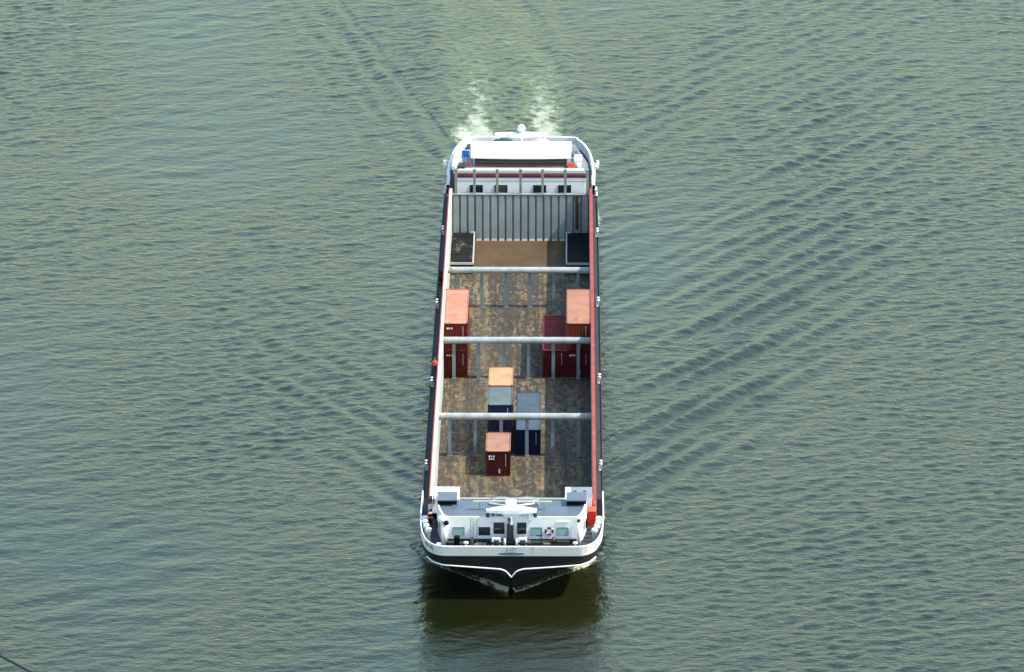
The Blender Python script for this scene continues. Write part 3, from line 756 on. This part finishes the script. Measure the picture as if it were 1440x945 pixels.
MB().lathe([(.26, 0), (.26, 1.0), (.3, 1.02), (.3, 1.15), (.1, 1.2)], (-5.05, -.2, FDECK), 12).build('black_capstan', M['rubber'], barge, True)
st = MB().tube([(2.75, -.1, FDECK), (2.75, -.1, 5.55)], .06, 6).build('lamp_stand', M['iron'], barge)
MB().box(2.3, 2.9, -.15, -.05, 5.5, 5.6).build('stand_arm', M['iron'], st)
for x in (-3.78, -3.55, -3.2): MB().tube([(x, .6, FDECK), (x, .6, 6.95)], .03, 6).build('flag_staff', M['oldrope'], barge)
MB().box(-3.72, -3.5, .1, .4, FDECK + .003, 5.35).build('blue_stand', M['roofgrey'], barge)
MB().box(1.9, 3.9, .2, .85, FDECK + .003, 4.75).build('deck_chest', M['deck'], barge)
MB().box(-5.9, -4.4, .3, .85, FDECK + .003, 4.7).build('deck_chest', M['deck'], barge)
MB().box(4.2, 5.4, .2, .8, FDECK + .003, 4.85).build('deck_bench', M['iron'], barge)
# anchor chains, fenders, a hose reel
for xc in (-1.3, 1.15):
    m = MB()
    for k in range(9):
        y = -.9 - k * .19; z = FDECK + .42 - .03 * k
        m.torus((xc - .25, y, z), .10, .03, 'x' if k % 2 else 'z', 8, 5)
    m.build('anchor_chain', M['iron'], barge)
for x in (-2.3, 2.2, 3.3, -5.6): MB().torus((x, -.4, FDECK + .13), .34, .13, 'z', 16, 8).build('tyre_fender', M['rubber'], barge, True)
MB().tube([(3.75, .35, 4.95), (4.05, .35, 4.95)], .3, 14).build('hose_reel', M['darkred'], barge, True)
for x in (-4.6, -2.6, 1.6, 3.3): MB().box(x - .35, x + .35, -.15, .25, FDECK + .003, FDECK + .3 + .1 * abs(math.sin(x * 7))).build('deck_box', M['iron'] if x < 2 else M['oldrope'], barge)
for x in (-3.5, -1.75, 0, 1.75, 3.5): MB().box(x - .03, x + .03, 122.35, 128.75, 7.62, 7.65).build('roof_seam', M['offwhite'], wh)
# bow fairleads
for x in (-4.2, 5.9, -6.75):
    MB().lathe([(.22, 0), (.22, .3), (.12, .35), (.12, .65), (.24, .7), (.24, .82), (.1, .88)], (x, -.9 if x > -6 else -1.3, FDECK), 12).build('fairlead', M['white'], barge, True)
# bollards: clusters at the bow shoulders, pairs along the sides
post_prof = [(.2, 0), (.2, 1.0), (.30, 1.05), (.30, 1.28), (.24, 1.36), (.05, 1.4)]
for sg in (-1, 1):
    for k in range(4):
        f = k * .78
        MB().lathe(post_prof, (sg * (8.12 - .045 * k * k), 4.9 - f * 1.45, FDECK), 12).build('bollard', M['white'], barge, True)
pair = MB().box(-.2, .2, -.75, .75, 0, .06).lathe([(.12, 0), (.12, .5), (.17, .53), (.17, .62), (.05, .66)], (0, .45, .05), 10).lathe([(.12, 0), (.12, .5), (.17, .53), (.17, .62), (.05, .66)], (0, -.45, .05), 10).mesh('bollard_pair', M['white'], True)
for x, y in [(8.38, 104.3), (8.38, 78.6), (8.38, 52.2), (8.4, 24.6), (-8.3, 105), (-8.42, 77.8), (-8.42, 50.9), (-8.42, 24.5), (8.3, 120.5), (-8.28, 121.2)]:
    link('bollard_pair', pair, barge, (x, y, DECK + .003))
# red pump house and stair on the right of the fore house, left one painted darker for the deckhouse's shade
rp = MB().box(7.1, 7.85, 6.2, 7.4, FDECK + .003, 5.75).build('pump_cabinet', M['brightred'], barge)
MB().box(7.08, 7.88, 6.15, 7.45, 5.75, 5.82).build('cabinet_lid', M['locker_orange'], rp)
for k in range(4): MB().box(7.1, 7.8, 7.5 + k * .45, 7.9 + k * .45, 4.5 + k * .32, 4.62 + k * .32).build('stair_tread', M['brightred'], rp)
MB().box(7.2, 7.6, 8.8, 10.2, 5.0, 6.1).build('pump', M['brightred'], rp)
dp = MB().box(-7.85, -7.35, 9.2, 10.0, FDECK + .003, 6.0).build('pump_cabinet', M['darkred'], barge)
MB().box(-7.95, -7.4, 6.6, 7.2, FDECK + .003, 4.9).build('pump', M['darkred'], dp)
# mooring winch on the left side deck
mw = MB().box(-8.4, -7.98, 85.4, 86.9, DECK + .003, DECK + .15).build('mooring_winch', M['iron'], barge)
MB().tube([(-8.38, 86.2, 4.45), (-8.0, 86.2, 4.45)], .36, 12).build('drum', M['rubber'], mw, True)
MB().tube([(-8.2, 87.4, 4.0), (-8.2, 87.4, 5.0)], .18, 10).build('capstan', M['rubber'], mw, True)

# ------------------------------------------------------------------ things lying or hanging on the barge
def on_barge(x, y, z): return s2w(x, y, z)
lb = thing('lifebuoy', on_barge(3.5, .93, 5.62), ROTZ, 'round red lifebuoy hanging on the white deckhouse wall between two windows', 'lifebuoy')
lbm = MB(); 
lbm.torus((0, 0, 0), .33, .085, 'y', 24, 8); r_ = lbm.build('ring', M['darkred'], lb, True)
for k in range(4):
    a = math.pi / 4 + k * math.pi / 2
    MB().tube([(.33 * math.cos(a + d), 0, .33 * math.sin(a + d)) for d in (-.14, 0, .14)], .093, 8).build('white_band', M['white'], lb, True)
MB().lathe([(.22, 0), (.22, .03)], (0, 0, 0), 16).build('backing', M['mark'], lb).rotation_euler = (math.pi / 2, 0, 0)
def coil(x, y, z, r, n, mat, label, sx=1.0):
    o = MB()
    for k in range(n): o.torus((random.uniform(-.04, .04), random.uniform(-.04, .04), .05 + k * .085), r * random.uniform(.82, 1.0), .055, 'z', 18, 6)
    o.tube([(r * .9, 0, .05), (r * 1.5, .25, .05), (r * 2.1, .1, .05), (r * 2.4, -.3, .05)], .05, 6)
    t = o.build('rope_coil', mat, None, True); t.location = on_barge(x, y, z); t.rotation_euler[2] = ROTZ; t.scale = (sx, 1, 1)
    tag(t, label, 'rope')
coil(-2.9, -.7, FDECK, .5, 6, M['oldrope'], 'grey rope coil beside the left windlass on the fore deck')
coil(-3.9, -.9, FDECK, .42, 4, M['rope'], 'pale rope coil under the thin staffs on the fore deck')
coil(4.35, -1.1, FDECK, .42, 4, M['rope'], 'pale rope heap below the right-hand greenish window', 1.3)
coil(5.45, -1.1, FDECK, .38, 3, M['rope'], 'small pale rope coil next to the right corner of the bow')

# half-height boxes in the aft corners of the hold
def low_box(sg, label):
    t = thing('low_cargo_box', on_barge(sg * 6.28, 105.0, FLOOR), ROTZ, label, 'cargo box', 'low black boxes in the aft corners of the hold')
    MB().box(-1.22, 1.22, .05, 12.2, .12, 1.16).build('body', M['rubber'], t)
    MB().box(-1.15, 1.15, .1, 12.1, 1.163, 1.21).build('cover', M['boxblack'] if sg < 0 else M['rubber'], t)
    s = -sg
    MB().box(-1.27, 1.27, -.02, .16, 1.12, 1.33).build('front_rim', M['cream'], t)
    x0, x1 = sorted((s * 1.13, s * 1.28)); MB().box(x0, x1, .16, 12.1, 1.12, 1.33).build('side_rim', M['cream'], t)
    MB().box(min(s * .75, s * 1.13), max(s * .75, s * 1.13), 11.85, 12.1, 1.2, 1.33).build('rim_corner', M['cream'], t)
    for k in range(5): MB().box(-1.1 , 1.1, 1.5 + k * 2.2, 1.62 + k * 2.2, 1.2, 1.225).build('cover_batten', M['rubber'], t)
    for y in (.4, 11.6): MB().box(-1.2, 1.2, y - .15, y + .15, 0, .12).build('skid', M['iron'], t)
low_box(-1, 'low black box with speckled cover in the sunlit aft corner of the hold')
low_box(1, 'low black box with grey rim in the shaded aft corner below the red coaming')

# ------------------------------------------------------------------ containers
def corr(n, depth, a, b):
    """trapezoid corrugation between a and b: list of (position, offset)"""
    out = []; w = (b - a) / n
    for i in range(n):
        s = a + i * w
        out += [(s, 0), (s + w * .25, 0), (s + w * .40, depth), (s + w * .85, depth)]
    return out + [(b, 0)]
def container_meshes(L, H, key):
    W = 2.438
    body = MB()
    for sx in (-1, 1):
        c = corr(int(L / .30), .045, .14, L - .14)
        r = [[(sx * (W / 2 - .02 - d), y, z) for y, d in c] for z in (.12, H - .10)]
        body.grid(r if sx > 0 else r[::-1])
    for ye, sy in ((0, 1), (L, -1)):
        c = corr(8, .05, -W / 2 + .13, W / 2 - .13)
        r = [[(x, ye + sy * (.03 + d), z) for x, d in c] for z in (.12, H - .10)]
        body.grid(r if sy > 0 else r[::-1])
    fr = MB()
    for x in (-W / 2, W / 2 - .14):
        for y in (0, L - .16): fr.box(x, x + .14, y, y + .16, 0, H - .02)
        fr.box(x, x + .14, .16, L - .16, 0, .14); fr.box(x + .02, x + .12, .16, L - .16, H - .12, H - .03)
    for y in (0, L - .12):
        fr.box(-W / 2 + .14, W / 2 - .14, y, y + .12, 0, .14); fr.box(-W / 2 + .14, W / 2 - .14, y, y + .12, H - .12, H - .03)
    fr.box(-W / 2 + .14, W / 2 - .14, .12, L - .12, .10, .16)
    rf = MB(); c = corr(int(L / .42), .025, .06, L - .06)
    rows = [[(x, y, H - .028 - d) for y, d in c] for x in (-W / 2 + .06, W / 2 - .06)]
    rf.grid(rows[::-1])
    for x in (-W / 2, W / 2 - .065): rf.box(x, x + .065, .16, L - .16, H - .03, H - .012)
    for y in (0, L - .06): rf.box(-W / 2 + .14, W / 2 - .14, y, y + .06, H - .03, H - .012)
    cs = MB().box(-.09, .09, -.09, .09, -.06, .06)
    return body.mesh('container_walls', M[key]), fr.mesh('container_frame', M[key]), rf.mesh('container_roof', M[key + '_roof'])
CM = {}
casting = MB().box(0, .178, 0, .162, 0, .118)
mk_a = MB()
for k, w in enumerate((.16, .10, .14)): mk_a.box(k * .22, k * .22 + w, -.012, 0, .1, .28)
mk_b = MB()
for k in range(3): mk_b.box(k * .2, k * .2 + .13, -.012, 0, -.1, .04)
mk_v = MB()
for k in range(9): mk_v.box(0, .07, -.012, 0, -k * .14, -k * .14 + .10)
mka, mkb, mkv = mk_a.mesh('code', M['mark']), mk_b.mesh('size_code', M['mark']), mk_v.mesh('side_code', paint('dull_marking', (.42, .36, .36), .6, .15, 6))
def container(x, y, z, L, H, key, label, marks=(1, 1, 1), seal=False):
    k = (L, H, key)
    if k not in CM: CM[k] = container_meshes(L, H, key) + (casting.mesh('corner_casting', M[key]),)
    wm, fm_, rm, cm = CM[k]
    t = thing('shipping_container', on_barge(x + 1.219, y, z), ROTZ, label, 'container', 'containers standing in the hold')
    link('walls', wm, t); link('frame', fm_, t); link('roof', rm, t)
    for cx in (-1.222, 1.222 - .178):
        for cy in (-.004, L - .158):
            for cz in (-.0, H - .118): link('corner_casting', cm, t, (cx, cy, cz))
    if marks[0]: link('code', mka, t, (-.92, .022, H - .75))
    if marks[1]: link('size_code', mkb, t, (-.90, .022, H - .80))
    if marks[2]: link('side_code', mkv, t, (.72, .022, H - .45))
    if seal: MB().box(.05, .22, .0, .022, .3, .75).build('data_plate', M['cream'], t)
    return t
HC, ST, L40, L20 = 2.896, 2.591, 12.19, 6.06
z0 = FLOOR + .003
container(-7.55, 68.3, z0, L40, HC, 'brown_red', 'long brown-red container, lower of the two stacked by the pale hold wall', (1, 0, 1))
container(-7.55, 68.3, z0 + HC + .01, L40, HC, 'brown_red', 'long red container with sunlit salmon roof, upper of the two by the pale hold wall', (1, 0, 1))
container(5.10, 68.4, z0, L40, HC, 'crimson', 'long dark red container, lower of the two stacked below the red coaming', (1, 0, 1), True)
container(5.10, 68.4, z0 + HC + .01, L40, HC, 'rust_red', 'long rust-red container with pale peach roof, upper of the two below the red coaming', (0, 0, 1), True)
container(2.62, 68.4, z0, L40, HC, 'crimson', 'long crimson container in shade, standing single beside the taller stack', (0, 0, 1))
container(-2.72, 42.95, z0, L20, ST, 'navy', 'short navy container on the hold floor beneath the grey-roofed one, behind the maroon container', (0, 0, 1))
container(-2.72, 42.95, z0 + ST + .01, L20, ST, 'navy', 'short navy container with pale grey roof, in front of the orange-roofed one', (0, 0, 1))
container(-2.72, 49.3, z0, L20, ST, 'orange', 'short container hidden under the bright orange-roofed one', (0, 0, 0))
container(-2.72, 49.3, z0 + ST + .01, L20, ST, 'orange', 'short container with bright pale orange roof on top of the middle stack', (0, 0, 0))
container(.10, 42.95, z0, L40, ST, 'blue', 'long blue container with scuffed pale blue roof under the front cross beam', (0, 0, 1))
container(-2.85, 36.15, z0, L20, ST, 'maroon', 'short maroon container with pale pink roof standing alone near the bow end of the hold', (1, 1, 1), True)

# ------------------------------------------------------------------ crew
def person(x, y, z, heading, label, top_mat, pose):
    """one skinned body; face regions take shirt, trousers, skin by height"""
    J = {'pelvis': (0, 0, .95, .15, .12), 'waist': (0, -.01, 1.1, .145, .11), 'chest': (0, -.02, 1.32, .17, .12), 'neck': (0, -.01, 1.50, .06, .06),
         'head0': (0, -.02, 1.58, .085, .09), 'head1': (0, -.03, 1.68, .095, .105), 'head2': (0, -.02, 1.76, .07, .08)}
    E_ = [('pelvis', 'waist'), ('waist', 'chest'), ('chest', 'neck'), ('neck', 'head0'), ('head0', 'head1'), ('head1', 'head2')]
    for s, n in ((-1, 'l'), (1, 'r')):
        st, ar = pose[n]
        J['hip' + n] = (s * .10, 0, .90, .10, .10); J['knee' + n] = (s * .11, -.05 - st * .5, .50, .07, .07)
        J['ankle' + n] = (s * .11, -st, .09, .05, .05); J['toe' + n] = (s * .12, -st - .17, .035, .045, .035)
        J['sho' + n] = (s * .20, -.01, 1.41, .075, .075); J['elb' + n] = (s * .27, -.02 - ar * .4, 1.14, .055, .055); J['wri' + n] = (s * .26, -.08 - ar, .93 + abs(ar) * .3, .035, .04)
        J['han' + n] = (s * .25, -.10 - ar * 1.1, .85 + abs(ar) * .32, .045, .03)
        E_ += [('pelvis', 'hip' + n), ('hip' + n, 'knee' + n), ('knee' + n, 'ankle' + n), ('ankle' + n, 'toe' + n), ('chest', 'sho' + n), ('sho' + n, 'elb' + n), ('elb' + n, 'wri' + n), ('wri' + n, 'han' + n)]
    names = list(J); me = bpy.data.meshes.new('body')
    me.from_pydata([J[k][:3] for k in names], [(names.index(a), names.index(b)) for a, b in E_], [])
    tmp = bpy.data.objects.new('body', me); COL.objects.link(tmp)
    sm = tmp.modifiers.new('skin', 'SKIN'); tmp.modifiers.new('sub', 'SUBSURF').levels = 2
    for k, v in zip(names, me.skin_vertices[0].data): v.radius = J[k][3:]; v.use_root = (k == 'pelvis')
    dg = bpy.context.evaluated_depsgraph_get(); dg.update()
    bm_ = bpy.data.meshes.new_from_object(tmp.evaluated_get(dg)); bpy.data.objects.remove(tmp)
    bm_.materials.clear()
    for mm in (top_mat, M['trousers'], M['skin']): bm_.materials.append(mm)
    for p in bm_.polygons:
        c = p.center; p.use_smooth = True
        p.material_index = 2 if (c.z > 1.49 or (abs(c.x) > .18 and c.z < 1.0 and abs(c.x) > .2)) else (1 if c.z < 1.0 else 0)
    t = thing('person', on_barge(x, y, z), ROTZ + heading, label, 'person')
    link('body', bm_, t)
    MB().lathe([(.10, -.02), (.112, .04), (.10, .10), (.06, .14), (.01, .15)], (0, .0, 1.69), 14).build('hair', M['hair'], t, True)
    return t
person(-8.22, 54.3, DECK + .004, 0, 'person in an orange jacket and dark trousers walking along the side deck', M['jacket_orange'], {'l': (.22, -.12), 'r': (-.2, .14)})
person(-7.62, 8.1, FDECK + .004, R(20), 'person in a pale shirt and dark trousers standing beside the fore deckhouse', M['jacket_grey'], {'l': (.05, .12), 'r': (-.03, .02)})

# ------------------------------------------------------------------ bow wave: a ridge of broken water on the wedge of the bow
def bow_wave():
    rg = random.Random(5); v = []; f = []; fo = []
    for sg in (-1, 1):
        path = dense([(sg * u, w, 0) for u, w in wl0[:10]], 14)
        base = len(v); nc = 9
        for i, p in enumerate(path):
            q = path[min(i + 1, len(path) - 1)] - path[max(i - 1, 0)]; q.normalize()
            out = Vector((q.y, -q.x, 0)) * sg; s = i / (len(path) - 1)
            wd = .55 + 1.2 * s; ht = .34 * math.exp(-s * 1.6) + .10
            for k in range(nc):
                t = k / (nc - 1); hh = ht * math.sin(math.pi * min(1, .18 + t * .82)) ** 1.2 + rg.uniform(-.05, .05) * (k not in (0, nc - 1))
                P = p + out * (t * wd - .12 + rg.uniform(-.04, .04)); v.append((P.x, P.y, .02 + hh - (.10 if k == nc - 1 else 0)))
                dens = (.75 * math.exp(-((s - .16) / .14) ** 2) + .25 * math.exp(-((s - .55) / .2) ** 2) if sg < 0 else .45 * math.exp(-s * 9) + .85 * math.exp(-((s - .62) / .17) ** 2)) + .12 * math.sin(s * 61 + sg) + .10 * math.sin(s * 23) + .08
                fo.append(max(0, min(1, dens * (.5 + .6 * math.sin(math.pi * t)) + rg.uniform(-.12, .12))))
        for i in range(len(path) - 1):
            for k in range(nc - 1):
                a = base + i * nc + k; f.append((a, a + 1, a + nc + 1, a + nc) if sg > 0 else (a, a + nc, a + nc + 1, a + 1))
    me = bpy.data.meshes.new('bow_wave'); me.from_pydata(v, [], f); me.polygons.foreach_set('use_smooth', [True] * len(f))
    a = me.attributes.new('foam', 'FLOAT', 'POINT'); a.data.foreach_set('value', fo)
    a = me.attributes.new('aerated', 'FLOAT', 'POINT'); a.data.foreach_set('value', [x * .3 for x in fo])
    me.materials.append(M['water'])
    o = link('bow_wave', me, None, (ORG.x, ORG.y, 0), ROTZ); o['kind'] = 'stuff'
    tag(o, 'white broken water curling along the black bow', 'foam')
bow_wave()

# ------------------------------------------------------------------ steel cable running past below the viewpoint
def cable():
    ph = math.atan2(CAM_H, CAM_D); C = Vector((0, -CAM_D, CAM_H)); fw = Vector((0, math.cos(ph), -math.sin(ph))); up = Vector((0, math.sin(ph), math.cos(ph)))
    d = 62.0
    def at(x, y, dep): return C + fw * dep + Vector((1, 0, 0)) * ((x - 720) / 9028 * dep) + up * ((472.5 - y) / 9028 * dep)
    A, B = at(0, 922, d), at(45, 946, d * .995)
    dr = (B - A).normalized()
    pts = [A + dr * t + Vector((0, 0, .0012 * t * t)) for t in [x * 1.0 for x in range(-18, 13)]]
    o = MB().tube(pts, .0125, 10).build('steel_cable', M['iron'], None, True)
    tag(o, 'dark steel cable crossing the corner high above the water', 'cable')
cable()
